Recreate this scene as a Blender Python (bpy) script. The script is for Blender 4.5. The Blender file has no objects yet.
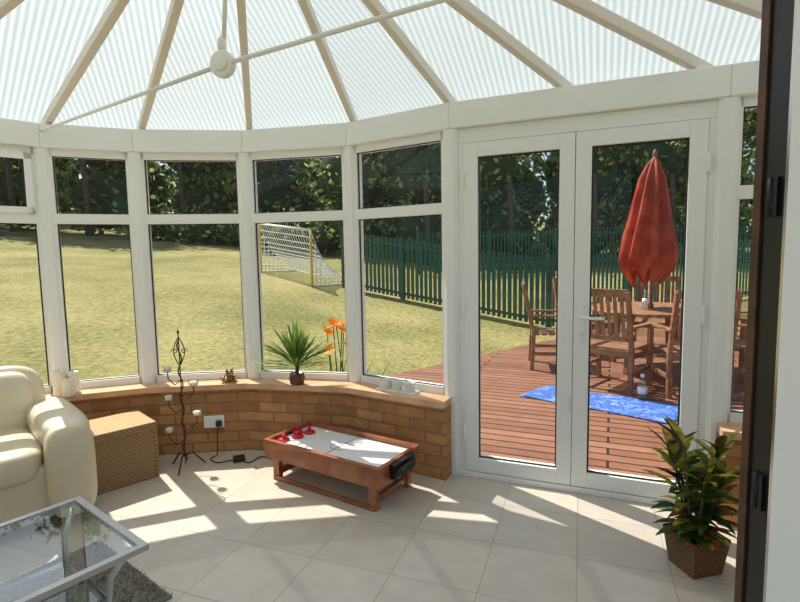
import bpy, math, random
import numpy as np
from mathutils import Vector, Matrix
random.seed(7); np.random.seed(7)
sc=bpy.context.scene
try:
    sc.view_settings.view_transform='Standard'
    sc.view_settings.look='None'
except Exception as e: print(e)

# ------------------------------------------------------------------ materials
def newmat(name):
    m=bpy.data.materials.new(name); m.use_nodes=True
    nt=m.node_tree; b=nt.nodes['Principled BSDF']; return m,nt,b
def rgb(h):
    def l(c): 
        c/=255.0
        return c/12.92 if c<=0.04045 else ((c+0.055)/1.055)**2.4
    return (l(h[0]),l(h[1]),l(h[2]),1)
def mat(name,c,rough=0.5,metal=0.0,var=0.0,vscale=8,bump=0.0,bscale=60,c2=None,spec=0.5,coat=0.0,stretch=None):
    m,nt,b=newmat(name); N=nt.nodes; L=nt.links
    b.inputs['Roughness'].default_value=rough; b.inputs['Metallic'].default_value=metal
    b.inputs['Specular IOR Level'].default_value=spec
    b.inputs['Coat Weight'].default_value=coat
    c1=rgb(c)
    tc=N.new('ShaderNodeTexCoord'); mp=N.new('ShaderNodeMapping'); L.new(tc.outputs['Object'],mp.inputs[0])
    if stretch: mp.inputs['Scale'].default_value=stretch
    if c2 is not None or var>0:
        if c2 is None: c2=[max(0,x*(1-var)) for x in c]
        n=N.new('ShaderNodeTexNoise'); n.inputs['Scale'].default_value=vscale; n.inputs['Detail'].default_value=5
        L.new(mp.outputs[0],n.inputs['Vector'])
        r=N.new('ShaderNodeValToRGB'); r.color_ramp.elements[0].position=0.35; r.color_ramp.elements[1].position=0.65
        r.color_ramp.elements[0].color=rgb(c2); r.color_ramp.elements[1].color=c1
        L.new(n.outputs['Fac'],r.inputs[0]); L.new(r.outputs[0],b.inputs['Base Color'])
    else: b.inputs['Base Color'].default_value=c1
    if bump>0:
        n2=N.new('ShaderNodeTexNoise'); n2.inputs['Scale'].default_value=bscale; L.new(mp.outputs[0],n2.inputs['Vector'])
        bp=N.new('ShaderNodeBump'); bp.inputs['Strength'].default_value=bump; bp.inputs['Distance'].default_value=0.01
        L.new(n2.outputs['Fac'],bp.inputs['Height']); L.new(bp.outputs[0],b.inputs['Normal'])
    return m
def leafmat(name,c,c2,vscale=3,trans=0.35):
    m,nt,b=newmat(name); N=nt.nodes; L=nt.links
    tc=N.new('ShaderNodeTexCoord'); n=N.new('ShaderNodeTexNoise'); n.inputs['Scale'].default_value=vscale; n.inputs['Detail'].default_value=3
    L.new(tc.outputs['Object'],n.inputs['Vector'])
    r=N.new('ShaderNodeValToRGB'); r.color_ramp.elements[0].position=0.38; r.color_ramp.elements[1].position=0.62
    r.color_ramp.elements[0].color=rgb(c2); r.color_ramp.elements[1].color=rgb(c)
    L.new(n.outputs['Fac'],r.inputs[0]); L.new(r.outputs[0],b.inputs['Base Color'])
    b.inputs['Roughness'].default_value=0.5; b.inputs['Specular IOR Level'].default_value=0.3
    t=N.new('ShaderNodeBsdfTranslucent'); L.new(r.outputs[0],t.inputs[0])
    mx=N.new('ShaderNodeMixShader'); mx.inputs[0].default_value=trans
    L.new(b.outputs[0],mx.inputs[1]); L.new(t.outputs[0],mx.inputs[2]); L.new(mx.outputs[0],N['Material Output'].inputs[0])
    return m
def glassmat(name,tint=(1,1,1,1),fac=1.0):
    # thin-sheet glass: Schlick reflectance, same from both sides
    m=bpy.data.materials.new(name); m.use_nodes=True; nt=m.node_tree; N=nt.nodes; L=nt.links
    N.remove(N['Principled BSDF'])
    t=N.new('ShaderNodeBsdfTransparent'); t.inputs[0].default_value=tint
    g=N.new('ShaderNodeBsdfGlossy'); g.inputs['Roughness'].default_value=0.02
    lw=N.new('ShaderNodeLayerWeight'); lw.inputs[0].default_value=.5
    pw=N.new('ShaderNodeMath'); pw.operation='POWER'; pw.inputs[1].default_value=5; L.new(lw.outputs['Facing'],pw.inputs[0])
    mt=N.new('ShaderNodeMath'); mt.operation='MULTIPLY_ADD'; mt.inputs[1].default_value=.9; mt.inputs[2].default_value=.05*fac; mt.use_clamp=True; L.new(pw.outputs[0],mt.inputs[0])
    mx=N.new('ShaderNodeMixShader'); L.new(mt.outputs[0],mx.inputs[0]); L.new(t.outputs[0],mx.inputs[1]); L.new(g.outputs[0],mx.inputs[2])
    L.new(mx.outputs[0],N['Material Output'].inputs[0]); return m

M_UPVC=mat('upvc_white',(240,241,238),0.35)
M_RIB=mat('roof_bar_white',(222,214,202),0.45)
M_GLASS=glassmat('window_glass',(0.96,0.98,0.965,1),.7)
M_GASKET=mat('gasket_black',(40,40,40),0.6)
M_CHROME=mat('chrome',(200,200,200),0.2,1.0)
M_DKBROWN=mat('dark_brown_wood',(92,58,36),0.5,var=0.3,vscale=20)
M_BLACK=mat('black_plastic',(18,18,20),0.4)
M_WALL=mat('plaster_wall',(225,220,205),0.8,bump=0.1)
M_SILL=mat('wood_sill',(222,180,140),0.4,c2=(204,156,114),vscale=6)
M_CREAM=mat('cream_leather',(226,214,188),0.38,c2=(214,200,170),vscale=3,bump=0.15,bscale=120,coat=0.15)
M_TEAK=mat('teak',(168,120,86),0.5,c2=(126,84,58),vscale=14)
M_CHERRY=mat('cherry_veneer',(168,98,58),0.35,c2=(136,74,40),vscale=10,coat=0.3)
M_WHITEG=mat('white_gloss',(240,240,236),0.2)
M_RED=mat('red_plastic',(200,20,50),0.3)
M_CERAMIC=mat('white_ceramic',(232,226,214),0.25)
M_IRON=mat('wrought_iron',(70,60,50),0.45,0.6)
M_PALM=leafmat('palm_leaf',(166,188,98),(98,140,58),6)
M_TERR=mat('bronze_pot',(90,60,40),0.4)
M_ORANGE=leafmat('lily_petal',(255,190,40),(255,140,15),20)
M_STEM=leafmat('stem_green',(110,145,60),(66,100,38),8)
M_CROT=[leafmat('croton_green',(84,116,44),(40,70,28),9),leafmat('croton_yellow',(206,184,70),(106,126,48),30),leafmat('croton_red',(150,74,40),(76,70,30),24)]
M_LEAF=[leafmat('foliage_dark',(74,100,52),(40,62,32),0.35,0.45),leafmat('foliage_mid',(140,168,84),(74,106,50),0.35,0.5),leafmat('foliage_light',(200,212,128),(132,158,78),0.35,0.5)]
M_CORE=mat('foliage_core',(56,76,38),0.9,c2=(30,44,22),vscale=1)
M_BARK=mat('bark',(104,90,70),0.9,var=0.4,vscale=10)
M_FENCE=mat('fence_green',(28,86,72),0.5)
M_NET=mat('net_white',(235,235,230),0.7)
M_YEL=mat('goal_yellow',(220,190,60),0.4)
M_UMB=leafmat('parasol_canvas',(204,94,62),(166,60,42),4,0.3)
M_BOTTLE=glassmat('bottle_plastic',(0.8,0.9,0.95,1),1.5)
M_TGLASS=glassmat('table_glass',(0.80,0.90,0.88,1),2.8)
M_SILVER=mat('satin_silver',(190,192,192),0.3,0.9)
M_BLUE_CAP=mat('blue_cap',(40,90,180),0.4)
M_CANDLE=mat('candle_wax',(240,232,212),0.5)

def brickmat(name,c1,c2,cm,scale_xyz,rotz,bw,rh,mortar,rough,bump,offset=0.5,xz=False,noise=0.0,spec=0.5):
    m,nt,b=newmat(name); N=nt.nodes; L=nt.links
    tc=N.new('ShaderNodeTexCoord'); vec=tc.outputs['Object']
    if xz:
        s=N.new('ShaderNodeSeparateXYZ'); c=N.new('ShaderNodeCombineXYZ'); L.new(vec,s.inputs[0]); L.new(s.outputs[0],c.inputs[0]); L.new(s.outputs[2],c.inputs[1]); vec=c.outputs[0]
    mp=N.new('ShaderNodeMapping'); mp.inputs['Rotation'].default_value=(0,0,rotz); L.new(vec,mp.inputs[0])
    br=N.new('ShaderNodeTexBrick'); br.offset=offset; br.inputs['Scale'].default_value=1
    br.inputs['Brick Width'].default_value=bw; br.inputs['Row Height'].default_value=rh; br.inputs['Mortar Size'].default_value=mortar
    br.inputs['Mortar Smooth'].default_value=0.2
    br.inputs['Color1'].default_value=rgb(c1); br.inputs['Color2'].default_value=rgb(c2); br.inputs['Mortar'].default_value=rgb(cm)
    L.new(mp.outputs[0],br.inputs['Vector'])
    n=N.new('ShaderNodeTexNoise'); n.inputs['Scale'].default_value=9; n.inputs['Detail'].default_value=8; L.new(mp.outputs[0],n.inputs['Vector'])
    mx=N.new('ShaderNodeMix'); mx.data_type='RGBA'; mx.blend_type='MULTIPLY'; mx.inputs[0].default_value=noise
    r=N.new('ShaderNodeValToRGB'); r.color_ramp.elements[0].position=.3; r.color_ramp.elements[1].position=.7
    r.color_ramp.elements[0].color=(.45,.42,.4,1); r.color_ramp.elements[1].color=(1,1,1,1); L.new(n.outputs['Fac'],r.inputs[0])
    L.new(br.outputs['Color'],mx.inputs[6]); L.new(r.outputs[0],mx.inputs[7]); L.new(mx.outputs[2],b.inputs['Base Color'])
    inv=N.new('ShaderNodeMath'); inv.operation='SUBTRACT'; inv.inputs[0].default_value=1; L.new(br.outputs['Fac'],inv.inputs[1])
    bp=N.new('ShaderNodeBump'); bp.inputs['Strength'].default_value=bump; bp.inputs['Distance'].default_value=0.004
    L.new(inv.outputs[0],bp.inputs['Height']); L.new(bp.outputs[0],b.inputs['Normal'])
    b.inputs['Roughness'].default_value=rough; b.inputs['Specular IOR Level'].default_value=spec
    return m
M_TILE=brickmat('floor_tiles',(210,199,183),(203,191,174),(178,164,146),None,math.radians(20),0.40,0.40,0.003,0.30,0.3,offset=0.0,noise=0.18)
M_BRICK=brickmat('dwarf_brick',(208,152,94),(170,114,70),(146,122,96),None,0,0.225,0.075,0.007,0.85,0.8,xz=True,noise=0.45)
M_DECK=brickmat('deck_boards',(168,118,90),(136,92,68),(46,28,20),None,math.radians(23),3.1,0.125,0.010,0.45,1.0,noise=0.35)

def polymat():
    m=bpy.data.materials.new('polycarbonate'); m.use_nodes=True; nt=m.node_tree; N=nt.nodes; L=nt.links
    N.remove(N['Principled BSDF'])
    uv=N.new('ShaderNodeTexCoord'); w=N.new('ShaderNodeTexWave'); w.wave_type='BANDS'; w.bands_direction='X'; w.inputs['Scale'].default_value=9; w.inputs['Distortion'].default_value=0
    L.new(uv.outputs['UV'],w.inputs['Vector'])
    r=N.new('ShaderNodeValToRGB'); r.color_ramp.elements[0].color=(.31,.355,.355,1); r.color_ramp.elements[1].color=(.46,.51,.50,1)
    L.new(w.outputs['Fac'],r.inputs[0])
    t=N.new('ShaderNodeBsdfTranslucent'); L.new(r.outputs[0],t.inputs[0])
    tr=N.new('ShaderNodeBsdfTransparent'); tr.inputs[0].default_value=(.9,.95,.93,1)
    g=N.new('ShaderNodeBsdfDiffuse'); g.inputs[0].default_value=(.8,.82,.8,1)
    a=N.new('ShaderNodeMixShader'); a.inputs[0].default_value=.2; L.new(t.outputs[0],a.inputs[1]); L.new(g.outputs[0],a.inputs[2])
    b=N.new('ShaderNodeMixShader'); b.inputs[0].default_value=.05; L.new(a.outputs[0],b.inputs[1]); L.new(tr.outputs[0],b.inputs[2])
    L.new(b.outputs[0],N['Material Output'].inputs[0]); return m
M_POLY=polymat()
def wickermat(name,c,c2,sx=45):
    m,nt,b=newmat(name); N=nt.nodes; L=nt.links
    tc=N.new('ShaderNodeTexCoord'); ck=N.new('ShaderNodeTexWave'); ck.bands_direction='Z'; ck.inputs['Scale'].default_value=sx*.5; ck.inputs['Distortion'].default_value=1.5; ck.inputs['Detail'].default_value=1;ck.inputs['Detail Scale'].default_value=4
    L.new(tc.outputs['Object'],ck.inputs[0])
    c3=N.new('ShaderNodeTexChecker'); c3.inputs['Scale'].default_value=sx; L.new(tc.outputs['Object'],c3.inputs[0])
    ad=N.new('ShaderNodeMath'); ad.operation='ADD'; L.new(ck.outputs['Fac'],ad.inputs[0])
    ml=N.new('ShaderNodeMath'); ml.operation='MULTIPLY'; ml.inputs[1].default_value=.5; L.new(c3.outputs['Fac'],ml.inputs[0]); L.new(ml.outputs[0],ad.inputs[1])
    r=N.new('ShaderNodeValToRGB'); r.color_ramp.elements[0].position=.1; r.color_ramp.elements[1].position=1; r.color_ramp.elements[0].color=rgb(c2); r.color_ramp.elements[1].color=rgb(c)
    L.new(ad.outputs[0],r.inputs[0]); L.new(r.outputs[0],b.inputs['Base Color'])
    bp=N.new('ShaderNodeBump'); bp.inputs['Strength'].default_value=.9; bp.inputs['Distance'].default_value=.008; L.new(ad.outputs[0],bp.inputs['Height']); L.new(bp.outputs[0],b.inputs['Normal'])
    b.inputs['Roughness'].default_value=.7; return m
M_WICK=wickermat('wicker_tan',(208,168,118),(128,90,56),70)
M_WICK2=wickermat('wicker_pot',(160,116,78),(80,54,34),70)
def grassmat():
    m,nt,b=newmat('lawn_grass'); N=nt.nodes; L=nt.links
    tc=N.new('ShaderNodeTexCoord')
    n=N.new('ShaderNodeTexNoise'); n.inputs['Scale'].default_value=.5; n.inputs['Detail'].default_value=6; L.new(tc.outputs['Object'],n.inputs[0])
    n2=N.new('ShaderNodeTexNoise'); n2.inputs['Scale'].default_value=14; n2.inputs['Detail'].default_value=8; L.new(tc.outputs['Object'],n2.inputs[0])
    mx=N.new('ShaderNodeMath'); mx.operation='ADD'; L.new(n.outputs['Fac'],mx.inputs[0]); L.new(n2.outputs['Fac'],mx.inputs[1])
    r=N.new('ShaderNodeValToRGB'); r.color_ramp.elements[0].position=.38; r.color_ramp.elements[1].position=.62
    hf=N.new('ShaderNodeMath'); hf.operation='MULTIPLY'; hf.inputs[1].default_value=.5; L.new(mx.outputs[0],hf.inputs[0])
    r.color_ramp.elements[0].color=rgb((112,114,64)); r.color_ramp.elements[1].color=rgb((172,160,108)); L.new(hf.outputs[0],r.inputs[0]); L.new(r.outputs[0],b.inputs['Base Color'])
    b.inputs['Roughness'].default_value=.95; b.inputs['Specular IOR Level'].default_value=.1
    bp=N.new('ShaderNodeBump'); bp.inputs['Strength'].default_value=.7; bp.inputs['Distance'].default_value=.05; L.new(n2.outputs['Fac'],bp.inputs['Height']); L.new(bp.outputs[0],b.inputs['Normal'])
    return m
M_GRASS=grassmat()

# ------------------------------------------------------------------ mesh builder
class MB:
    def __init__(s): s.v=[];s.f=[];s.m=[];s.s=[];s.M=Matrix()
    def add(s,vs,fs,m=0,smooth=False):
        o=len(s.v)
        for p in vs: s.v.append(tuple(s.M@Vector(p)))
        for f in fs: s.f.append(tuple(i+o for i in f)); s.m.append(m); s.s.append(smooth)
    def box(s,c,d,m=0,rz=0):
        x,y,z=d[0]/2,d[1]/2,d[2]/2; R=Matrix.Rotation(rz,3,'Z')
        vs=[Vector(c)+R@Vector((a*x,b*y,e*z)) for a in(-1,1) for b in(-1,1) for e in(-1,1)]
        s.add(vs,[(0,1,3,2),(4,6,7,5),(0,4,5,1),(2,3,7,6),(0,2,6,4),(1,5,7,3)],m)
    def bx(s,x0,x1,y0,y1,z0,z1,m=0): s.box(((x0+x1)/2,(y0+y1)/2,(z0+z1)/2),(x1-x0,y1-y0,z1-z0),m)
    def pane(s,x0,x1,y,z0,z1,m): s.add([(x0,y,z0),(x1,y,z0),(x1,y,z1),(x0,y,z1)],[(0,1,2,3)],m)
    def beam(s,p,q,w,h,m=0,up=(0,0,1)):
        p=Vector(p);q=Vector(q);d=(q-p).normalized(); u=Vector(up); sd=d.cross(u).normalized(); u=sd.cross(d).normalized()
        vs=[]
        for e in(p,q):
            for a,b in((-1,-1),(1,-1),(1,1),(-1,1)): vs.append(e+sd*a*w/2+u*b*h/2)
        s.add(vs,[(0,1,2,3),(7,6,5,4),(0,4,5,1),(1,5,6,2),(2,6,7,3),(3,7,4,0)],m)
    def tube(s,pts,r,m=0,n=8,closed=False):
        pts=[Vector(p) for p in pts]; k=len(pts)
        rr=r if isinstance(r,(list,tuple)) else [r]*k
        vs=[];fs=[]
        prev=None
        for i,p in enumerate(pts):
            if closed: t=(pts[(i+1)%k]-pts[i-1])
            else: t=pts[min(i+1,k-1)]-pts[max(i-1,0)]
            t.normalize()
            if prev is None:
                a=Vector((0,0,1)) if abs(t.z)<.9 else Vector((1,0,0)); u=t.cross(a).normalized()
            else:
                u=(prev-t*prev.dot(t)).normalized()
            prev=u; w=t.cross(u)
            for j in range(n):
                an=2*math.pi*j/n; vs.append(p+(u*math.cos(an)+w*math.sin(an))*rr[i])
        rng=k if closed else k-1
        for i in range(rng):
            for j in range(n):
                a=i*n+j;b=i*n+(j+1)%n;c=((i+1)%k)*n+(j+1)%n;d=((i+1)%k)*n+j; fs.append((a,b,c,d))
        if not closed: fs.append(tuple(range(n-1,-1,-1))); fs.append(tuple((k-1)*n+j for j in range(n)))
        s.add(vs,fs,m,True)
    def lathe(s,prof,c=(0,0,0),m=0,n=24,smooth=True):
        vs=[];fs=[];c=Vector(c)
        for r,z in prof:
            for j in range(n):
                a=2*math.pi*j/n; vs.append(c+Vector((r*math.cos(a),r*math.sin(a),z)))
        for i in range(len(prof)-1):
            for j in range(n): fs.append((i*n+j,i*n+(j+1)%n,(i+1)*n+(j+1)%n,(i+1)*n+j))
        fs.append(tuple(range(n-1,-1,-1))); fs.append(tuple((len(prof)-1)*n+j for j in range(n)))
        s.add(vs,fs,m,smooth)
    def sup(s,c,d,m=0,e=0.35,nu=32,nv=16,R=None,e2=None):
        if e2 is None:e2=e
        sg=lambda x,p: math.copysign(abs(x)**p,x)
        vs=[];fs=[];c=Vector(c)
        for i in range(nv+1):
            ph=-math.pi/2+math.pi*i/nv
            for j in range(nu):
                th=2*math.pi*j/nu
                p=Vector((d[0]/2*sg(math.cos(ph),e2)*sg(math.cos(th),e),d[1]/2*sg(math.cos(ph),e2)*sg(math.sin(th),e),d[2]/2*sg(math.sin(ph),e2)))
                if R is not None:p=R@p
                vs.append(c+p)
        for i in range(nv):
            for j in range(nu): fs.append((i*nu+j,i*nu+(j+1)%nu,(i+1)*nu+(j+1)%nu,(i+1)*nu+j))
        s.add(vs,fs,m,True)
    def leaf(s,b,d,L,W,droop=.3,m=0,k=5,up=(0,0,1),fold=.15,shape=1.0):
        b=Vector(b);d=Vector(d).normalized();sd=d.cross(Vector(up))
        if sd.length<.05: sd=d.cross(Vector((1,0,0)))
        sd.normalize(); vs=[];fs=[];p=b.copy();dd=d.copy()
        for i in range(k+1):
            t=i/k; w=W*math.sin(math.pi*min(1,(t*.92+.06)))**shape/2
            nrm=sd.cross(dd).normalized()
            vs+= [p-sd*w+nrm*w*fold*2,p,p+sd*w+nrm*w*fold*2]
            dd=(dd+Vector((0,0,-droop/k))).normalized(); p=p+dd*L/k
        for i in range(k):
            a=i*3; fs+=[(a,a+1,a+4,a+3),(a+1,a+2,a+5,a+4)]
        s.add(vs,fs,m,True)
    def obj(s,name,mats,M=None,bevel=0,parent=None,weld=False):
        me=bpy.data.meshes.new(name); me.from_pydata(s.v,[],s.f)
        for x in mats: me.materials.append(x)
        me.polygons.foreach_set('material_index',s.m); me.polygons.foreach_set('use_smooth',s.s); me.update()
        o=bpy.data.objects.new(name,me); sc.collection.objects.link(o)
        if M is not None:o.matrix_world=M
        if parent: o.parent=parent
        if bevel:
            b=o.modifiers.new('bevel','BEVEL'); b.width=bevel; b.segments=2; b.limit_method='ANGLE'
        return o
def T(x,y,z=0,rz=0,s=1): return Matrix.Translation((x,y,z))@Matrix.Rotation(rz,4,'Z')@Matrix.Scale(s,4)

# ------------------------------------------------------------------ camera
cam=bpy.data.cameras.new('camera'); co=bpy.data.objects.new('camera',cam); sc.collection.objects.link(co)
cam.sensor_width=36; cam.lens=36*500/800; cam.clip_start=.05; cam.clip_end=500
co.matrix_world=Matrix.Translation((0,0,1.45))@Matrix.Rotation(math.radians(90-5.3),4,'X')@Matrix.Rotation(math.radians(-1.0),4,'Z')
sc.camera=co

# ------------------------------------------------------------------ room layout (window line, metres)
PTS=[(-3.35,.82),(-3.35,2.25),(-3.02,3.01),(-2.46,3.54),(-1.92,3.75),(-1.14,3.84),(-.33,3.67),(.35,3.24),(1.72,2.68),(2.32,2.44),(2.36,.82)]
P=[Vector((a,b,0)) for a,b in PTS]
def offset(pts,d):   # positive = inward
    out=[];n=len(pts)
    nr=[]
    for i in range(n-1):
        t=(pts[i+1]-pts[i]).normalized(); nr.append(Vector((t.y,-t.x,0)))
    for i in range(n):
        if i==0: o=pts[0]+nr[0]*d
        elif i==n-1:o=pts[-1]+nr[-1]*d
        else:
            a,b=nr[i-1],nr[i]; m=(a+b).normalized(); o=pts[i]+m*(d/m.dot(a))
        out.append(o)
    return out
DOORSEG=7
ZS=.52; ZT=2.22; ZE=2.38
IN=offset(P,.17); OUT=offset(P,-.10); SIN=offset(P,.205); SOUT=offset(P,-.13)
def prism(name,quad,z0,z1,mats,frame,bevel=0):
    mb=MB(); inv=frame.inverted()
    vs=[inv@Vector((q.x,q.y,z)) for z in(z0,z1) for q in quad]
    mb.add(vs,[(3,2,1,0),(4,5,6,7),(0,1,5,4),(1,2,6,5),(2,3,7,6),(3,0,4,7)],0)
    return mb.obj(name,mats,frame,bevel)
def frameof(a,b):
    t=(b-a).normalized(); return Matrix.Translation(a)@Matrix.Rotation(math.atan2(t.y,t.x),4,'Z')
names=['left_side','left','left_bay','bay_outer','bay_centre','bay_right','bay_inner','door','right','right_side']
k=0
for i in range(len(P)-1):
    F=frameof(P[i],P[i+1]); Ln=(P[i+1]-P[i]).length
    if i!=DOORSEG:
        prism('wall_'+names[i],[OUT[i],OUT[i+1],IN[i+1],IN[i]],0,ZS-.04,[M_BRICK],F)
        prism('trim_sill_'+names[i],[SOUT[i],SOUT[i+1],SIN[i+1],SIN[i]],ZS-.04,ZS,[M_SILL],F)
        k+=1; mb=MB(); e=.035
        for x in(e,Ln-e): mb.bx(x-.03,x+.03,-.035,.035,ZS,ZT)
        mb.bx(e,Ln-e,-.035,.035,ZS,ZS+.05); mb.bx(e,Ln-e,-.035,.035,ZT-.05,ZT); mb.bx(e,Ln-e,-.04,.04,1.705,1.775)
        if i==2:
            mb.bx(.07,Ln-.07,-.055,-.03,1.775,1.815);mb.bx(.07,Ln-.07,-.055,-.03,2.135,2.175)
            mb.bx(.07,.11,-.055,-.03,1.775,2.175);mb.bx(Ln-.11,Ln-.07,-.055,-.03,1.775,2.175)
        g=.067
        for z0,z1 in((ZS+.05,1.705),(1.775,ZT-.05)):
            mb.pane(g,Ln-g,0,z0,z1,1)
            for y in(-.012,):
                mb.bx(g-.002,g+.006,y-.004,y+.004,z0,z1,2);mb.bx(Ln-g-.006,Ln-g+.002,y-.004,y+.004,z0,z1,2)
                mb.bx(g,Ln-g,y-.004,y+.004,z0,z0+.006,2);mb.bx(g,Ln-g,y-.004,y+.004,z1-.006,z1,2)
        mb.obj('window_%d'%k,[M_UPVC,M_GLASS,M_GASKET],F)
    prism('trim_eaves_'+names[i],[offset(P,-.09)[i],offset(P,-.09)[i+1],offset(P,.07)[i+1],offset(P,.07)[i]],ZT,ZE,[M_UPVC],F,.006)
mb=MB()
for i,p in enumerate(P):
    if i in(0,len(P)-1): continue
    z0=ZS if i not in(7,8) else 0
    t=(P[i+1]-P[i-1]).normalized()
    mb.M=Matrix.Translation(p)@Matrix.Rotation(math.atan2(t.y,t.x),4,'Z')
    w=.045 if i not in (7,8) else .05
    pr=[(-w,-.045),(-w*.5,-.062),(w*.5,-.062),(w,-.045),(w,.06),(-w,.06)]
    vs=[(a,b,z) for z in(z0,ZT) for a,b in pr]
    mb.add(vs,[tuple(range(5,-1,-1)),tuple(range(6,12))]+[(j,(j+1)%6,(j+1)%6+6,j+6) for j in range(6)])
mb.obj('trim_corner_posts',[M_UPVC])
# doors
i=DOORSEG; F=frameof(P[7],P[8]); Ln=(P[8]-P[7]).length
mb=MB(); a0,a1=.05,Ln-.05
mb.bx(a0-.02,a1+.02,-.04,.04,2.13,ZT); mb.bx(a0-.02,a0+.035,-.04,.04,0,2.13); mb.bx(a1-.035,a1+.02,-.04,.04,0,2.13); mb.bx(a0,a1,-.06,.07,0,.035,0)
mb.obj('trim_door_frame',[M_UPVC],F,.004)
mid=(a0+a1)/2
for n,(x0,x1) in enumerate(((a0+.037,mid-.002),(mid+.002,a1-.037))):
    mb=MB(); s=.085; zb,zt=.04,2.125
    mb.bx(x0,x0+s,-.055,.02,zb,zt);mb.bx(x1-s,x1,-.055,.02,zb,zt);mb.bx(x0+s,x1-s,-.055,.02,zb,zb+.09);mb.bx(x0+s,x1-s,-.055,.02,zt-.085,zt)
    gx0,gx1,g0,g1=x0+s,x1-s,zb+.09,zt-.085
    mb.pane(gx0,gx1,-.016,g0,g1,1)
    for q in((gx0,gx0+.01,g0,g1),(gx1-.01,gx1,g0,g1),(gx0,gx1,g0,g0+.01),(gx0,gx1,g1-.01,g1)): mb.bx(q[0],q[1],-.036,-.028,q[2],q[3],2)
    if n==1:
        hx=x0+.042
        mb.bx(hx-.016,hx+.016,-.066,-.054,.93,1.15,0); mb.tube([(hx,-.06,1.07),(hx,-.10,1.07),(hx+.02,-.105,1.07),(hx+.12,-.105,1.068)],.009,0)
        mb.tube([(hx,-.07,.97),(hx,-.062,.97)],.008,3)
    else:
        mb.tube([(x1-.02,-.062,.5),(x1-.02,-.062,.6)],.008,0)
    for z in(.3,1.1,1.9):
        hx=x0-.005 if n==0 else x1+.005
        mb.tube([(hx,-.06,z-.05),(hx,-.06,z+.05)],.009,0)
    mb.obj('door_%d'%(n+1),[M_UPVC,M_GLASS,M_GASKET,M_CHROME],F,.003)
# floor
mb=MB(); poly=[p for p in OUT]+[Vector((2.36,.6,0)),Vector((2.36,-1,0)),Vector((-3.35,-1,0)),Vector((-3.35,.6,0))]
n=len(poly)
mb.add([(p.x,p.y,0) for p in poly]+[(p.x,p.y,-.06) for p in poly],[tuple(range(n-1,-1,-1)),tuple(range(n,2*n))]+[(j,(j+1)%n,(j+1)%n+n,j+n) for j in range(n)])
fo=mb.obj('floor',[M_TILE])
# roof
AP=Vector((-.60,2.0,3.10)); RG=Vector((-.60,.82,3.10))
EV=[Vector((p.x,p.y,ZE+.02)) for p in offset(P,-.12)]
me=bpy.data.meshes.new('ceiling'); vs=[];fs=[];uvs=[]
def tri(a,b,c):
    o=len(vs); vs.extend([a,b,c]); fs.append((o,o+1,o+2)); L=(b-a).length; t=(b-a).normalized()
    uvs.extend([(0,0),(L,0),((c-a).dot(t),(c-a-t*(c-a).dot(t)).length)])
feet=[1,2,3,4,5,6,7,'m',8,9]
fp=[]
for q in feet:
    fp.append((EV[7]+EV[8])/2 if q=='m' else EV[q])
for a,b in zip(fp[:-1],fp[1:]): tri(a,b,AP)
tri(EV[0],EV[1],AP); tri(EV[0],AP,RG); tri(EV[9],EV[10],AP); tri(EV[10],RG,AP)
me.from_pydata([tuple(v) for v in vs],[],fs); ul=me.uv_layers.new(name='UVMap')
for j,u in enumerate(uvs): ul.data[j].uv=u
me.materials.append(M_POLY); ro=bpy.data.objects.new('ceiling',me); sc.collection.objects.link(ro)
mb=MB()
for q in fp+[EV[0],EV[10]]:
    top=AP if q not in(EV[0],EV[10]) else RG
    mb.beam(q-Vector((0,0,.04)),top-Vector((0,0,.05)),.045,.06)
mb.beam(AP-Vector((0,0,.05)),RG-Vector((0,0,.05)),.09,.12)
mb.lathe([(.02,-.2),(.09,-.18),(.13,-.1),(.13,-.02)],AP,0)
mb.obj('trim_roof_bars',[M_RIB],bevel=.006)
# tie rods + boss
mb=MB(); B=Vector((-.665,2.0,2.19))
mb.tube([(-2.43,3.50,2.33),B],.009); mb.tube([B,(1.85,.86,2.33)],.009); mb.tube([B,AP-Vector((0,0,.15))],.009)
R=Matrix.Rotation(math.radians(90),4,'X'); mb.M=Matrix.Translation(B)@Matrix.Rotation(-.25,4,'Z')@R
mb.lathe([(.044,-.016),(.05,-.012),(.05,.012),(.044,.016)],m=0,n=28,smooth=False)
for s_ in(-1,1): mb.lathe([(.030,s_*.016),(.028,s_*.024),(.012,s_*.026)],m=0,n=24,smooth=False)
mb.M=Matrix(); mb.lathe([(.012,.045),(.017,.055),(.017,.085),(.010,.10)],B)
mb.obj('roof_tie_bar',[M_UPVC])
# house wall with doorway
mb=MB(); dx0,dx1=-1.4,.628
mb.bx(-3.5,dx0,.60,.82,0,ZE);mb.bx(dx1,2.5,.60,.82,0,ZE);mb.bx(dx0,dx1,.60,.82,2.25,ZE)
vs=[(-3.5,.60,ZE),(2.5,.60,ZE),(-.57,.60,3.2),(-3.5,.82,ZE),(2.5,.82,ZE),(-.57,.82,3.2)]
mb.add(vs,[(0,1,2),(5,4,3),(0,3,4,1),(1,4,5,2),(2,5,3,0)])
mb.obj('wall_house',[M_WALL])
mb=MB(); X=.588
mb.bx(X,X+.04,.822,.84,0,2.22,0); mb.bx(X+.004,X+.04,.772,.822,0,2.22,1); mb.bx(X,X+.04,.766,.772,0,2.22,2); mb.bx(X,X+.04,.60,.766,0,2.22,3)
for z in(.35,1.05,1.53,2.0):
    mb.tube([(X,.80,z-.03),(X,.80,z+.03)],.006,1); mb.box((X+.002,.795,z),(.008,.02,.06),1)
mb.obj('trim_house_door_jamb',[M_DKBROWN,M_BLACK,M_CHROME,M_UPVC])

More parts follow.
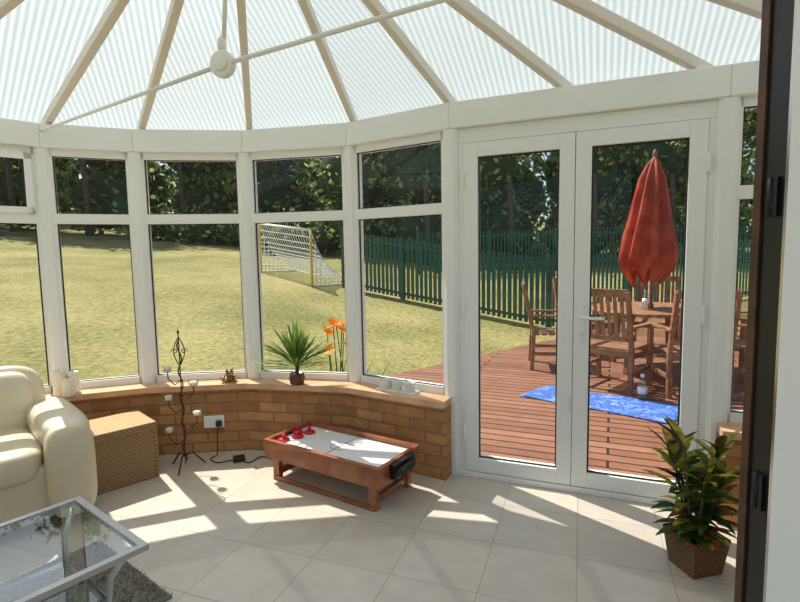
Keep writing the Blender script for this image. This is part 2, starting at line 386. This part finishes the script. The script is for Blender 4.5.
# ------------------------------------------------------------------ garden
def sd(x,y): return -.657*(x-.19)+.754*(y-6.4)
def gz(x,y):
    s=max(0,sd(x,y)-.1); f=.15*s if s<6 else .9+.11*(s-6)
    g=.15*max(0,y-9.6) if x>2 else 0
    return -.13+max(f,g if g<1 else 1+.6*(g-1))
xs=np.concatenate([np.linspace(-60,-8,27),np.linspace(-7.5,8,63),np.linspace(10,60,26)]); ys=np.concatenate([np.linspace(-12,2,8),np.linspace(2.5,16,55),np.linspace(17,70,28)])
mb=MB(); nx,ny=len(xs),len(ys)
mb.add([(x,y,gz(x,y)) for y in ys for x in xs],[(j*nx+i,j*nx+i+1,(j+1)*nx+i+1,(j+1)*nx+i) for j in range(ny-1) for i in range(nx-1)],0,True)
mb.obj('lawn',[M_GRASS])
mb=MB(); O2=offset(P,-.14)
dk=[(-.25,6.02),(2.3,8.24),(4.0,9.5),(9,9.0),(9,1.5),(2.6,1.5),(O2[9].x,O2[9].y),(O2[8].x,O2[8].y),(O2[7].x,O2[7].y),(O2[6].x+.1,O2[6].y)]
n=len(dk)
mb.add([(a,b,-.045) for a,b in dk]+[(a,b,-.12) for a,b in dk],[tuple(range(n-1,-1,-1)),tuple(range(n,2*n))]+[(j,(j+1)%n,(j+1)%n+n,j+n) for j in range(n)])
mb.obj('deck',[M_DECK])
# fence
mb=MB()
def fence(a,b,h=1.3,w=.045,sp=.115):
    a=Vector(a);b=Vector(b);L=(b-a).length;n=int(L/sp); rz=math.atan2((b-a).y,(b-a).x)
    for i in range(n+1):
        p=a.lerp(b,i/n); z=gz(p.x,p.y); mb.box((p.x,p.y,z+h/2+.03),(w,.018,h-.02),0,rz)
    m=int(L/2.4)+1
    for i in range(m+1):
        p=a.lerp(b,i/m); z=gz(p.x,p.y); mb.box((p.x,p.y,z+h/2-.02),(.09,.08,h+.14),0,rz)
    for i in range(m):
        p=a.lerp(b,i/m);q=a.lerp(b,(i+1)/m)
        for dz in(.14,h-.12): mb.beam((p.x,p.y,gz(p.x,p.y)+dz),(q.x,q.y,gz(q.x,q.y)+dz),.03,.06)
fence((-1.35,12.2),(2.9,9.7),1.35,.075,.112); fence((2.9,9.7),(10.5,13),1.4,.05); fence((10.5,13),(16,11),1.4,.05)
fence((0.6,15.5),(14,17.5),1.3)
mb.obj('garden_fence',[M_FENCE])
# goal
mb=MB(); p1=Vector((-2.1,12,0)); md=Vector((-.66,.75,0)); bk=Vector((.75,.66,0)); W=2.66; H=1.35
def gp(u,v,z): q=p1+md*u+bk*v; return Vector((q.x,q.y,gz(q.x,q.y)+z))
mb.tube([gp(0,0,0),gp(0,0,H)],.03,0); mb.tube([gp(W,0,0),gp(W,0,H)],.03,0); mb.tube([gp(0,0,H),gp(W,0,H)],.03,1)
def prof(t):
    return (0.35*math.sin(t*math.pi/2)**.8*1.0+.75*t*t, H*(1-t)*(1-.25*math.sin(math.pi*t)))
r=.010; NU,NV=22,12
for i in range(NU+1): mb.tube([gp(W*i/NU,*prof(j/NV)) for j in range(NV+1)],r,2,4)
for j in range(NV+1):
    v,z=prof(j/NV); mb.tube([gp(W*i/8,v,z) for i in range(9)],r,2,4)
for u in(0,W):
    for j in range(1,NV+1):
        v,z=prof(j/NV); mb.tube([gp(u,v,z),gp(u,0,z)],r,2,4)
    for j in range(1,9):
        v0=1.1*j/9
        zz=next((prof(t/60)[1] for t in range(61) if prof(t/60)[0]>=v0),0); mb.tube([gp(u,v0,0),gp(u,v0,zz)],r,2,4)
    mb.tube([gp(u,0,.02),gp(u,1.1,.02)],.02,1)
mb.tube([gp(0,1.1,.02),gp(W,1.1,.02)],.02,1)
mb.obj('football_goal',[M_YEL,M_NET,M_NET])
# trees / hedge foliage
def foliage(name,blobs,leafn,size,mats=(0,1,2),prob=(.30,.42,.28),trunks=None,core=1.4):
    mb=MB()
    for (c,r) in blobs:
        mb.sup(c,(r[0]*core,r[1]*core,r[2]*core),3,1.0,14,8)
    if trunks:
        for t in trunks: mb.tube([(t[0],t[1],gz(t[0],t[1])-.2),(t[0]+.1,t[1],t[2]*.5),(t[0],t[1],t[2])],[t[3],t[3]*.8,t[3]*.6],4,8)
    vs=list(mb.v); fs=list(mb.f); ms=list(mb.m); ss=list(mb.s)
    tint=random.choice([(0,0,0),(.12,-.04,-.08),(-.12,.0,.12),(-.05,.1,-.05)])
    pr=np.clip(np.array(prob)+np.array(tint),.05,1); pr/=pr.sum()
    for (c,r) in blobs:
        n=int(leafn*(r[0]*r[2]+r[1]*r[2])/2)
        d=np.random.normal(size=(n,3)); d/=np.linalg.norm(d,axis=1)[:,None]
        lump=.16*np.sin(d[:,0]*9+c[0])*np.sin(d[:,2]*8+c[1])+.12*np.sin(d[:,0]*17+c[1])*np.sin(d[:,2]*19)
        rad=np.random.uniform(.74,1.03,n)+lump
        p=np.array(c)+d*rad[:,None]*np.array(r)
        a=np.random.normal(size=(n,3)); a/=np.linalg.norm(a,axis=1)[:,None]
        b=np.cross(a,d+np.random.normal(size=(n,3))*.5); b/=np.linalg.norm(b,axis=1)[:,None]
        sz=size*np.random.uniform(.6,1.4,n)
        mi=np.random.choice(mats,size=n,p=pr)
        o=len(vs)
        q=np.stack([p-a*sz[:,None],p+b*sz[:,None]*.5,p+a*sz[:,None],p-b*sz[:,None]*.5],1).reshape(-1,3)
        vs.extend(map(tuple,q)); fs.extend([(o+4*i,o+4*i+1,o+4*i+2,o+4*i+3) for i in range(n)]); ms.extend(mi.tolist()); ss.extend([False]*n)
    m2=MB(); m2.v=vs;m2.f=fs;m2.m=ms;m2.s=ss
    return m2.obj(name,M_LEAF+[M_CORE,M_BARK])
rn=random.uniform
for i in range(12):
    x=-36+i*3.6; y=27+rn(-2.0,2.0); g=gz(x,y)
    bl=[((x+rn(-1,1),y+rn(-1,1),g+1.6),(2.2,1.6,2.0)),((x,y,g+5.0),(2.7,2.4,2.7)),((x+rn(-1.2,1.2),y,g+8.4),(2.8,2.2,2.7))]
    foliage('tree',bl,150,.18,trunks=[(x,y-2,g+4,.18)])
for i in range(10):
    x=-2+i*3.0; y=20.5+rn(-.8,.8)-max(0,i-5)*1.6; g=gz(x,y)
    bl=[((x,y,g+1.0),(1.9,1.4,1.5)),((x+rn(-.8,.8),y+.5,g+3.4),(2.1,1.8,2.0)),((x+rn(-.8,.8),y+1,g+6.4),(2.2,1.8,2.2))]
    foliage('tree',bl,200,.13,prob=(.18,.42,.40),trunks=[(x,y-1.6,g+3,.14)])
for i in range(15):
    x=-42+i*6.0; y=34 if x<0 else 30; g=gz(x,y)
    foliage('tree',[((x,y,g+2.5),(3.9,2,3.2)),((x+1,y+.5,g+8),(4.2,2.2,4.2))],70,.30,prob=(.25,.45,.30))
for (x,y,r) in((-9.0,22.5,1.1),(-11.5,23,1.0),(-7.0,22.5,1.0),(-19,21,1.4),(-4.5,20,1.3)):
    g=gz(x,y); foliage('shrub',[((x,y,g+r*.6),(r*1.2,r,r*.8)),((x+r,y+.3,g+r*.4),(r*.8,r*.7,r*.6))],300,.11,prob=(.2,.45,.35))
# lilies outside the bay
mb=MB(); c=Vector((-.50,4.30,-.13))
for i in range(70):
    a=rn(0,6.28); mb.leaf(c+Vector((rn(-.14,.14),rn(-.08,.08),0)),(math.cos(a)*.4,math.sin(a)*.4,1.0),rn(.45,.85),.03,.8,0,6)
for i in range(12):
    a=rn(0,6.28);b=c+Vector((rn(-.10,.10),rn(-.06,.06),0)); e=b+Vector((math.cos(a)*rn(.03,.12),math.sin(a)*.08,rn(.78,1.03)))
    mb.tube([b,b.lerp(e,.5)+Vector((0,0,.03)),e],.005,0,5)
    ax=Vector((rn(-.6,.6),rn(-1,.2),.7)).normalized(); u=ax.orthogonal().normalized(); w=ax.cross(u)
    for j in range(6):
        t=j*math.pi/3; mb.leaf(e,(ax*.6+u*math.cos(t)+w*math.sin(t)),.072,.042,.5,1,4,up=ax)
    mb.tube([e,e+ax*.05],.003,1,4)
mb.obj('orange_lilies',[M_STEM,M_ORANGE])

# patio furniture -------------------------------------------------
DZ=-.045
mb=MB(); R0=.74
for i in range(12):
    w=2*R0/12; x=-R0+w*(i+.5); h=math.sqrt(max(.02,R0*R0-x*x))-.03; mb.box((x,0,.765),(w-.008,2*h,.022))
pts=[(math.cos(a)*(R0-.015),math.sin(a)*(R0-.015),.76) for a in [2*math.pi*j/40 for j in range(40)]]
mb.tube(pts,.022,0,8,True)
for a in(0.6,2.17,3.74,5.31):
    c_,s_=math.cos(a),math.sin(a); mb.beam((c_*.50,s_*.50,0),(c_*.42,s_*.42,.75),.06,.06); 
mb.beam((math.cos(.6)*.48,math.sin(.6)*.48,.2),(-math.cos(.6)*.48,-math.sin(.6)*.48,.2),.04,.06);mb.beam((math.cos(2.17)*.48,math.sin(2.17)*.48,.26),(-math.cos(2.17)*.48,-math.sin(2.17)*.48,.26),.04,.06)
mb.beam((-.6,0,.72),(.6,0,.72),.05,.06);mb.beam((0,-.6,.72),(0,.6,.72),.05,.06)
TC=(3.15,6.25)
mb.obj('patio_table',[M_TEAK],T(TC[0],TC[1],DZ),.004)
mb=MB()
prof_=[(2.62,.03),(2.54,.08),(2.38,.13),(2.15,.17),(1.9,.21),(1.65,.26),(1.42,.29),(1.25,.28),(1.15,.20)]
vs=[];fs=[];n=64
for k_,(z,r) in enumerate(prof_):
    for j in range(n):
        a=2*math.pi*j/n; rr=r*(1+.28*math.cos(a*8+.2*k_)*min(1,k_/2)+.10*math.sin(3*a+k_*.4)); zz=z+(.09*math.cos(a*8+1)+.07*math.cos(a+2) if k_>=7 else 0)
        vs.append((rr*math.cos(a)*.95-.012*k_,rr*math.sin(a)*.95,zz))
for k_ in range(len(prof_)-1):
    for j in range(n): fs.append((k_*n+j,k_*n+(j+1)%n,(k_+1)*n+(j+1)%n,(k_+1)*n+j))
mb.add(vs,fs,0,True)
mb.tube([(0,0,.79),(0,0,2.64)],.02,1,12); mb.lathe([(.01,2.62),(.03,2.65),(.02,2.70),(.005,2.72)],(0,0,0),1,12)
mb.tube([(0,0,.78),(0,0,.83)],.035,1,12)
mb.obj('garden_parasol',[M_UMB,M_TEAK],T(TC[0],TC[1],DZ))
def chair(x,y,face):
    mb=MB(); w=.27
    for sx in(-1,1):
        mb.beam((sx*w,.24,0),(sx*w,.24,.64),.045,.045,up=(0,1,0)); mb.beam((sx*w,-.26,0),(sx*w,-.24,.45),.045,.045,up=(0,1,0)); mb.beam((sx*w,-.24,.44),(sx*w*.98,-.36,1.02),.04,.045,up=(0,1,0))
        mb.beam((sx*w,.29,.65),(sx*w,-.30,.66),.06,.025); mb.beam((sx*w,.24,.2),(sx*w,-.25,.2),.025,.04)
    for i in range(6): mb.box((0,-.2+i*.085,.43),(2*w-.02,.07,.02))
    mb.beam((-w,.24,.39),(w,.24,.39),.03,.06);mb.beam((-w,-.24,.39),(w,-.24,.39),.03,.06)
    mb.beam((-w,-.355,1.0),(w,-.355,1.0),.03,.08); mb.beam((-w,-.26,.54),(w,-.26,.54),.028,.05)
    for i in range(7):
        xx=-w+.07+i*(2*w-.14)/6; mb.beam((xx,-.26,.54),(xx,-.35,.98),.035,.015,up=(0,1,0))
    return mb.obj('garden_chair',[M_TEAK],T(x,y,DZ,face,1.06),.003)
for (x,y) in((2.0,6.50),(2.38,5.50),(3.02,5.18),(4.35,6.0),(3.85,5.3),(2.75,7.35),(3.75,7.3)):
    f=math.atan2(TC[1]-y,TC[0]-x)-math.pi/2; chair(x,y,f)
def bottle(name,x,y,z,h,r,cap):
    mb=MB(); mb.lathe([(r*.9,0),(r,.01),(r,h*.6),(r*.4,h*.82),(r*.35,h*.9)],m=0,n=16); mb.lathe([(r*.42,h*.88),(r*.42,h)],m=1,n=12); mb.lathe([(r*1.02,h*.25),(r*1.02,h*.5)],m=2,n=16)
    mb.obj(name,[M_BOTTLE,cap,M_WHITEG],T(x,y,z))
bottle('water_bottle',TC[0]-.16,TC[1]-.2,.735,.27,.04,M_BLUE_CAP)
bottle('water_bottle',2.42,4.92,DZ,.26,.045,M_WHITEG)
def towelmat():
    m,nt,b=newmat('towel_blue'); N=nt.nodes;L=nt.links
    tc=N.new('ShaderNodeTexCoord'); v=N.new('ShaderNodeTexNoise'); v.inputs['Scale'].default_value=16; v.inputs['Detail'].default_value=4; v.inputs['Distortion'].default_value=1; L.new(tc.outputs['Object'],v.inputs[0])
    r=N.new('ShaderNodeValToRGB'); r.color_ramp.elements[0].position=.50;r.color_ramp.elements[1].position=.68; r.color_ramp.elements[0].color=rgb((52,96,176)); r.color_ramp.elements[1].color=rgb((130,162,208))
    L.new(v.outputs['Fac'],r.inputs[0]); L.new(r.outputs[0],b.inputs['Base Color']); b.inputs['Roughness'].default_value=.8; return m
mb=MB(); q=[Vector((1.22,5.10,0)),Vector((2.30,4.18,0)),Vector((2.74,4.60,0)),Vector((1.66,5.50,0))]
nu,nv=30,12; vs=[]
for j in range(nv+1):
    for i in range(nu+1):
        u,v=i/nu,j/nv; p=q[0].lerp(q[1],u).lerp(q[3].lerp(q[2],u),v); z=DZ+.008+.006*(math.sin(u*17+v*5)+math.sin(v*11+u*3)+.0)*.4
        vs.append((p.x+.01*math.sin(v*9),p.y+.015*math.sin(u*12),z+.003))
mb.add(vs,[(j*(nu+1)+i,j*(nu+1)+i+1,(j+1)*(nu+1)+i+1,(j+1)*(nu+1)+i) for j in range(nv) for i in range(nu)],0,True)
t_=mb.obj('beach_towel',[towelmat()]); sol=t_.modifiers.new('s','SOLIDIFY'); sol.thickness=.006

# ------------------------------------------------------------------ interior objects
mb=MB()
mb.sup((-.0,0,.22),(.82,.82,.34),0,.25)
for sy in(-1,1):
    mb.sup((0,sy*.40,.29),(.84,.20,.48),0,.3)
    mb.sup((.02,sy*.41,.50),(.88,.25,.20),0,.55)
    mb.sup((.40,sy*.40,.32),(.15,.24,.52),0,.5)
mb.sup((.08,0,.39),(.72,.60,.20),0,.4)
R=Matrix.Rotation(math.radians(-9),3,'Y')
mb.sup((-.30,0,.47),(.24,.84,.74),0,.4,R=R)
for sy in(-1,1): mb.sup((-.25,sy*.17,.64),(.22,.35,.34),0,.6,R=R)
for sy in(-1,1): mb.sup((-.21,sy*.16,.48),(.2,.32,.24),0,.6,R=R)
for sx in(-.34,.34):
    for sy in(-.34,.34): mb.tube([(sx,sy,0),(sx,sy,.08)],.025,1,10)
mb.obj('armchair',[M_CREAM,M_DKBROWN],T(-2.37,2.65,0,math.radians(-45),.97))
mb=MB(); mb.box((0,0,.165),(.36,.36,.33)); mb.box((0,0,.355),(.38,.38,.05))
for a in(-1,1):
    for b in(-1,1): mb.tube([(a*.18,b*.18,0),(a*.18,b*.18,.33)],.012,0,6)
mb.obj('wicker_storage_box',[M_WICK],T(-1.89,3.22,0,math.radians(-45)),.012)
# coffee table
c0=Vector((-.95,1.77,0)); u=Vector((-.79,.61,0)); v=Vector((-.61,-.79,0))
Mx=Matrix.Translation(c0)@Matrix(((u.x,v.x,0,0),(u.y,v.y,0,0),(0,0,1,0),(0,0,0,1)))
mb=MB(); mb.M=Mx; A_,B_=.64,1.0; zt=.395
for (x0,x1,y0,y1) in((0,A_,0,.028),(0,A_,B_-.028,B_),(0,.028,.028,B_-.028),(A_-.028,A_,.028,B_-.028)): mb.bx(x0,x1,y0,y1,zt-.022,zt,0)
mb.add([(.02,.02,zt-.004),(A_-.02,.02,zt-.004),(A_-.02,B_-.02,zt-.004),(.02,B_-.02,zt-.004)],[(0,1,2,3)],1)
for x in(.05,A_-.05):
    for y in(.05,B_-.05):
        sx=1 if x<.2 else -1; sy=1 if y<.2 else -1
        mb.tube([(x,y,zt-.02),(x+sx*.05,y+sy*.05,zt-.12),(x+sx*.06,y+sy*.06,zt-.22),(x+sx*.02,y+sy*.02,zt-.32),(x-sx*.02,y-sy*.02,.018)],.012,0,10)
mb.add([(.11,.11,.20),(A_-.11,.11,.20),(A_-.11,B_-.11,.20),(.11,B_-.11,.20)],[(0,1,2,3)],1)
mb.tube([(.11,.11,.195),(A_-.11,.11,.195),(A_-.11,B_-.11,.195),(.11,B_-.11,.195)],.01,0,8,True)
mb.obj('glass_coffee_table',[M_SILVER,M_TGLASS])
mb=MB(); mb.M=Matrix.Translation((-1.0,2.02,0))@Matrix(((u.x,v.x,0,0),(u.y,v.y,0,0),(0,0,1,0),(0,0,0,1)))
mb.bx(0,.72,0,1.2,.001,.008,0)
for i in range(12000):
    x,y=rn(0,.72),rn(0,1.2); a=rn(0,6.28); l=rn(.006,.016); mb.add([(x-.004,y,.006),(x+.004,y,.006),(x+math.cos(a)*l,y+math.sin(a)*l,.022)],[(0,1,2)],1 if i%3 else 2)
mb.obj('shaggy_rug',[mat('rug_base',(130,122,110),.95),mat('rug_pile',(164,156,142),.95),mat('rug_pile_dark',(100,92,82),.95)])
# wrought-iron candle stand
mb=MB()
pts=[(.012*math.cos(t*.5),.012*math.sin(t*.5),.05+.85*t/60) for t in range(61)]
mb.tube(pts,.005,0,6); mb.tube([(0,0,.03),(0,0,.94)],.004,0,6)
for k_ in range(3):
    a=k_*2.094+.4; mb.tube([(0,0,.09),(math.cos(a)*.05,math.sin(a)*.05,.10),(math.cos(a)*.11,math.sin(a)*.11,.03),(math.cos(a)*.13,math.sin(a)*.13,.006)],.006,0,6)
for z,a,l in((.26,3.3,.09),(.36,.1,.09),(.48,3.0,.09),(.58,-.3,.09),(.68,3.2,.08)):
    c_,s_=math.cos(a),math.sin(a)
    mb.tube([(0,0,z-.06),(c_*l*.5,s_*l*.5,z-.09),(c_*l,s_*l,z-.04),(c_*l,s_*l,z)],.004,0,6)
    mb.lathe([(.01,0),(.028,.004),(.034,.03),(.036,.045),(.033,.045),(.028,.008)],(c_*l,s_*l,z),1,14)
    mb.lathe([(.024,.006),(.026,.032)],(c_*l,s_*l,z),2,10)
for s_ in(-1,1):
    mb.tube([(s_*(.0+.035*math.sin(t/10*math.pi)*(1)),0,.72+.2*t/10) for t in range(11)],.0035,0,6)
    sp=[(s_*(.03+.022*math.cos(t*.6)*(1-t/14)),0,.82+.022*math.sin(t*.6)*(1-t/14)) for t in range(13)]; mb.tube(sp,.003,0,5)
mb.lathe([(.002,.94),(.01,.95),(.002,.97)],(0,0,0),0,8)
mb.obj('wrought_iron_candle_stand',[M_IRON,M_GLASS,M_CANDLE],T(-1.51,3.36,0,math.radians(10)))
# sill objects
mb=MB()
for (x,y,h,r) in((-.05,0,.17,.04),(.03,.02,.15,.04),(.0,-.055,.12,.04)):
    mb.lathe([(r*.97,0),(r,.006),(r,h-.006),(r*.9,h),(r*.3,h-.006)],(x,y,0),0,20); mb.tube([(x,y,h-.006),(x+.002,y,h+.014)],.0015,1,5)
mb.obj('pillar_candles',[M_CANDLE,M_BLACK],T(-2.33,3.43,ZS,.6))
mb=MB()
mb.sup((0,0,.03),(.09,.07,.055),0,1.0); mb.sup((.028,0,.06),(.05,.05,.045),0,1.0)
for s_ in(-1,1):
    mb.sup((.034,s_*.016,.083),(.016,.016,.018),0,1,12,8); mb.sup((-.015,s_*.035,.02),(.06,.025,.038),0,1,16,8); mb.tube([(.03,s_*.02,.04),(.045,s_*.03,.015),(.055,s_*.032,.004)],.006,0,6); mb.sup((.03,s_*.045,.005),(.03,.018,.01),0,1,10,6)
mb.obj('frog_ornament',[mat('frog_glaze',(190,130,60),.3,c2=(90,70,30),vscale=40)],T(-1.30,3.70,ZS,math.radians(-60),1.15))
mb=MB(); mb.lathe([(.035,0),(.05,.01),(.058,.05),(.05,.075),(.055,.085),(.048,.086),(.04,.07)],m=0)
mb.sup((0,0,.07),(.085,.085,.02),2,1,12,6)
mb.tube([(0,0,.07),(0.005,0,.14)],.014,2,8)
for i in range(120):
    a=rn(0,6.28); el=rn(.05,1.5); mb.leaf((rn(-.008,.008),rn(-.008,.008),rn(.11,.16)),(math.cos(a)*math.cos(el),math.sin(a)*math.cos(el)*.4-.12,math.sin(el)+.12),rn(.27,.37),.022,rn(.1,.35),1,5)
mb.obj('potted_palm',[M_TERR,M_PALM,M_BARK],T(-.76,3.58,ZS))
mb=MB()
for x in(-.09,0,.09):
    mb.lathe([(.028,0),(.036,.004),(.032,.03),(.038,.062),(.034,.062),(.026,.03),(.02,.012)],(x,0,0),0,18); mb.lathe([(.018,.03),(.018,.045)],(x,0,0),1,12)
mb.bx(-.14,.14,-.045,.045,-.0,.006,2)
mb.obj('tealight_holders',[M_CERAMIC,M_CANDLE,M_WHITEG],T(-.03,3.37,ZS,math.radians(-32),1.1))
# socket and cable
Fb=frameof(IN[4],IN[5])
mb=MB(); sx=.48
mb.bx(sx-.073,sx+.073,-.012,0,.19,.28,0)
for d in(-.036,.036): mb.bx(sx+d-.006,sx+d+.006,-.015,-.011,.255,.268,0)
mb.bx(sx+.018,sx+.058,-.045,-.012,.205,.245,1)
mb.obj('wall_socket',[M_WHITEG,M_BLACK],Fb,.002)
w0=Fb@Vector((sx+.038,-.05,.21))
mb=MB(); cp=[w0,w0+Vector((0,-.03,-.08)),w0+Vector((.0,-.05,-.19)),(w0.x-.03,w0.y-.1,.006),(w0.x+.05,w0.y-.17,.006),(w0.x+.17,w0.y-.12,.006),(w0.x+.27,w0.y-.18,.006),(w0.x+.33,w0.y-.08,.006),(w0.x+.42,w0.y-.12,.006)]
def smooth(pts,n=6):
    pts=[Vector(p) for p in pts]; out=[]
    for i in range(len(pts)-1):
        p0=pts[max(0,i-1)];p1_=pts[i];p2=pts[i+1];p3=pts[min(len(pts)-1,i+2)]
        for k_ in range(n):
            t=k_/n; out.append(.5*((2*p1_)+(p2-p0)*t+(2*p0-5*p1_+4*p2-p3)*t*t+(3*p1_-p0-3*p2+p3)*t**3))
    out.append(pts[-1]); return out
sm=[Vector((p.x,p.y,max(.005,p.z))) for p in smooth(cp)]
mb.tube(sm,.004,0,6); mb.box((w0.x+.19,w0.y-.14,.02),(.08,.05,.036),0,.3)
mb.obj('power_cable',[M_BLACK])
# air hockey table
hx=Vector((.82,-.57,0)).normalized(); ang=math.atan2(hx.y,hx.x)
mb=MB(); L_,W_=.90,.42
mb.bx(0,L_,0,.018,.15,.265,0);mb.bx(0,L_,W_-.018,W_,.15,.265,0);mb.bx(0,.018,.018,W_-.018,.15,.265,0);mb.bx(L_-.018,L_,.018,W_-.018,.15,.265,0)
mb.bx(.018,L_-.018,.018,W_-.018,.215,.245,1)
mb.bx(-.005,L_+.005,-.006,.022,.262,.276,0);mb.bx(-.005,L_+.005,W_-.022,W_+.006,.262,.276,0);mb.bx(-.005,.022,.022,W_-.022,.262,.276,0);mb.bx(L_-.022,L_+.005,.022,W_-.022,.262,.276,0)
mb.bx(L_/2-.003,L_/2+.003,.022,W_-.022,.245,.2456,3); 
mb.tube([(L_/2+.06*math.cos(t*.3142),W_/2+.06*math.sin(t*.3142),.2453) for t in range(20)],.002,3,4,True)
for x0 in(.022,L_-.026): mb.bx(x0,x0+.004,.12,W_-.12,.247,.260,2)
for x in(.07,L_-.07):
    for y in(.04,W_-.04): mb.box((x,y,.075),(.05,.035,.15),0)
    mb.bx(x-.012,x+.012,.03,W_-.03,.03,.07,0)
mb.bx(.05,L_-.05,.015,.03,.0,.03,0)
mb.bx(.05,L_-.05,W_-.03,W_-.015,.0,.03,0)
mb.bx(L_-.01,L_+.035,.10,W_-.10,.18,.268,2); mb.tube([(L_+.03,.10,.2),(L_+.05,.14,.235),(L_+.05,W_-.14,.235),(L_+.03,W_-.10,.2)],.012,2,8)
for (x,y) in((.07,.10),(.11,.19),(.05,.25),(.12,.29)):
    mb.lathe([(.038,0),(.038,.012),(.03,.018),(.012,.02),(.012,.035),(.016,.045),(.008,.05)],(x,y,.245),4,18)
mb.obj('air_hockey_table',[M_CHERRY,M_WHITEG,M_BLACK,mat('marking_blue',(40,60,120),.4),M_RED],T(-.90,3.17,0,ang+.03)@Matrix.Diagonal((1.02,1,.97,1)),.003)
# croton in square wicker pot
mb=MB(); a,b,h=.075,.095,.165
vs=[(-a,-a,0),(a,-a,0),(a,a,0),(-a,a,0),(-b,-b,h),(b,-b,h),(b,b,h),(-b,b,h),(-b+.015,-b+.015,h),(b-.015,-b+.015,h),(b-.015,b-.015,h),(-b+.015,b-.015,h),(-b+.015,-b+.015,h-.03),(b-.015,-b+.015,h-.03),(b-.015,b-.015,h-.03),(-b+.015,b-.015,h-.03)]
mb.add(vs,[(3,2,1,0),(0,1,5,4),(1,2,6,5),(2,3,7,6),(3,0,4,7),(4,5,9,8),(5,6,10,9),(6,7,11,10),(7,4,8,11),(8,9,13,12),(9,10,14,13),(10,11,15,14),(11,8,12,15)],0); mb.add(vs[12:],[(0,1,2,3)],4)
mb.tube([(-b,-b,h),(b,-b,h),(b,b,h),(-b,b,h)],.008,0,6,True)
for s_ in range(8):
    a0=s_*.85; bx_,by_=.03*math.cos(a0),.03*math.sin(a0); tx,ty=bx_*3.4,by_*3.4; hh=rn(.22,.44)
    st=[Vector((bx_,by_,h-.03)),Vector(((bx_+tx)/2,(by_+ty)/2,h+hh*.5)),Vector((tx,ty,h+hh))]
    mb.tube(st,.006,4,6)
    for i in range(22):
        t=rn(.05,1); p=st[0].lerp(st[1],t*2) if t<.5 else st[1].lerp(st[2],t*2-1)
        an=i*2.4+rn(-.3,.3); el=.15+t*.9
        mb.leaf(p,(math.cos(an)*math.cos(el),math.sin(an)*math.cos(el),math.sin(el)),rn(.12,.18),rn(.032,.048),rn(.4,.9),random.choice([1,1,1,2,3] if t<.7 else [1,2,2,3]),6)
mb.obj('potted_croton',[M_WICK2]+M_CROT+[M_BARK],T(1.33,2.17,0,math.radians(12)))

# ------------------------------------------------------------------ light
az=Vector((.65,-.76,0)).normalized(); el=math.radians(54)
d=az*math.cos(el)+Vector((0,0,-math.sin(el)))
sl=bpy.data.lights.new('sun','SUN'); sl.energy=6.8; sl.angle=math.radians(.5); sl.color=(1,.96,.89)
so=bpy.data.objects.new('sun',sl); so.rotation_euler=d.to_track_quat('-Z','Y').to_euler(); so.location=(-10,10,15); sc.collection.objects.link(so)
w=bpy.data.worlds.new('world'); sc.world=w; w.use_nodes=True; nt=w.node_tree; bg=nt.nodes['Background']
sk=nt.nodes.new('ShaderNodeTexSky'); sk.sky_type='NISHITA'; sk.sun_disc=False; sk.sun_elevation=el; sk.sun_rotation=math.atan2(-az.x,-az.y); sk.dust_density=2
nt.links.new(sk.outputs[0],bg.inputs[0]); bg.inputs[1].default_value=.15
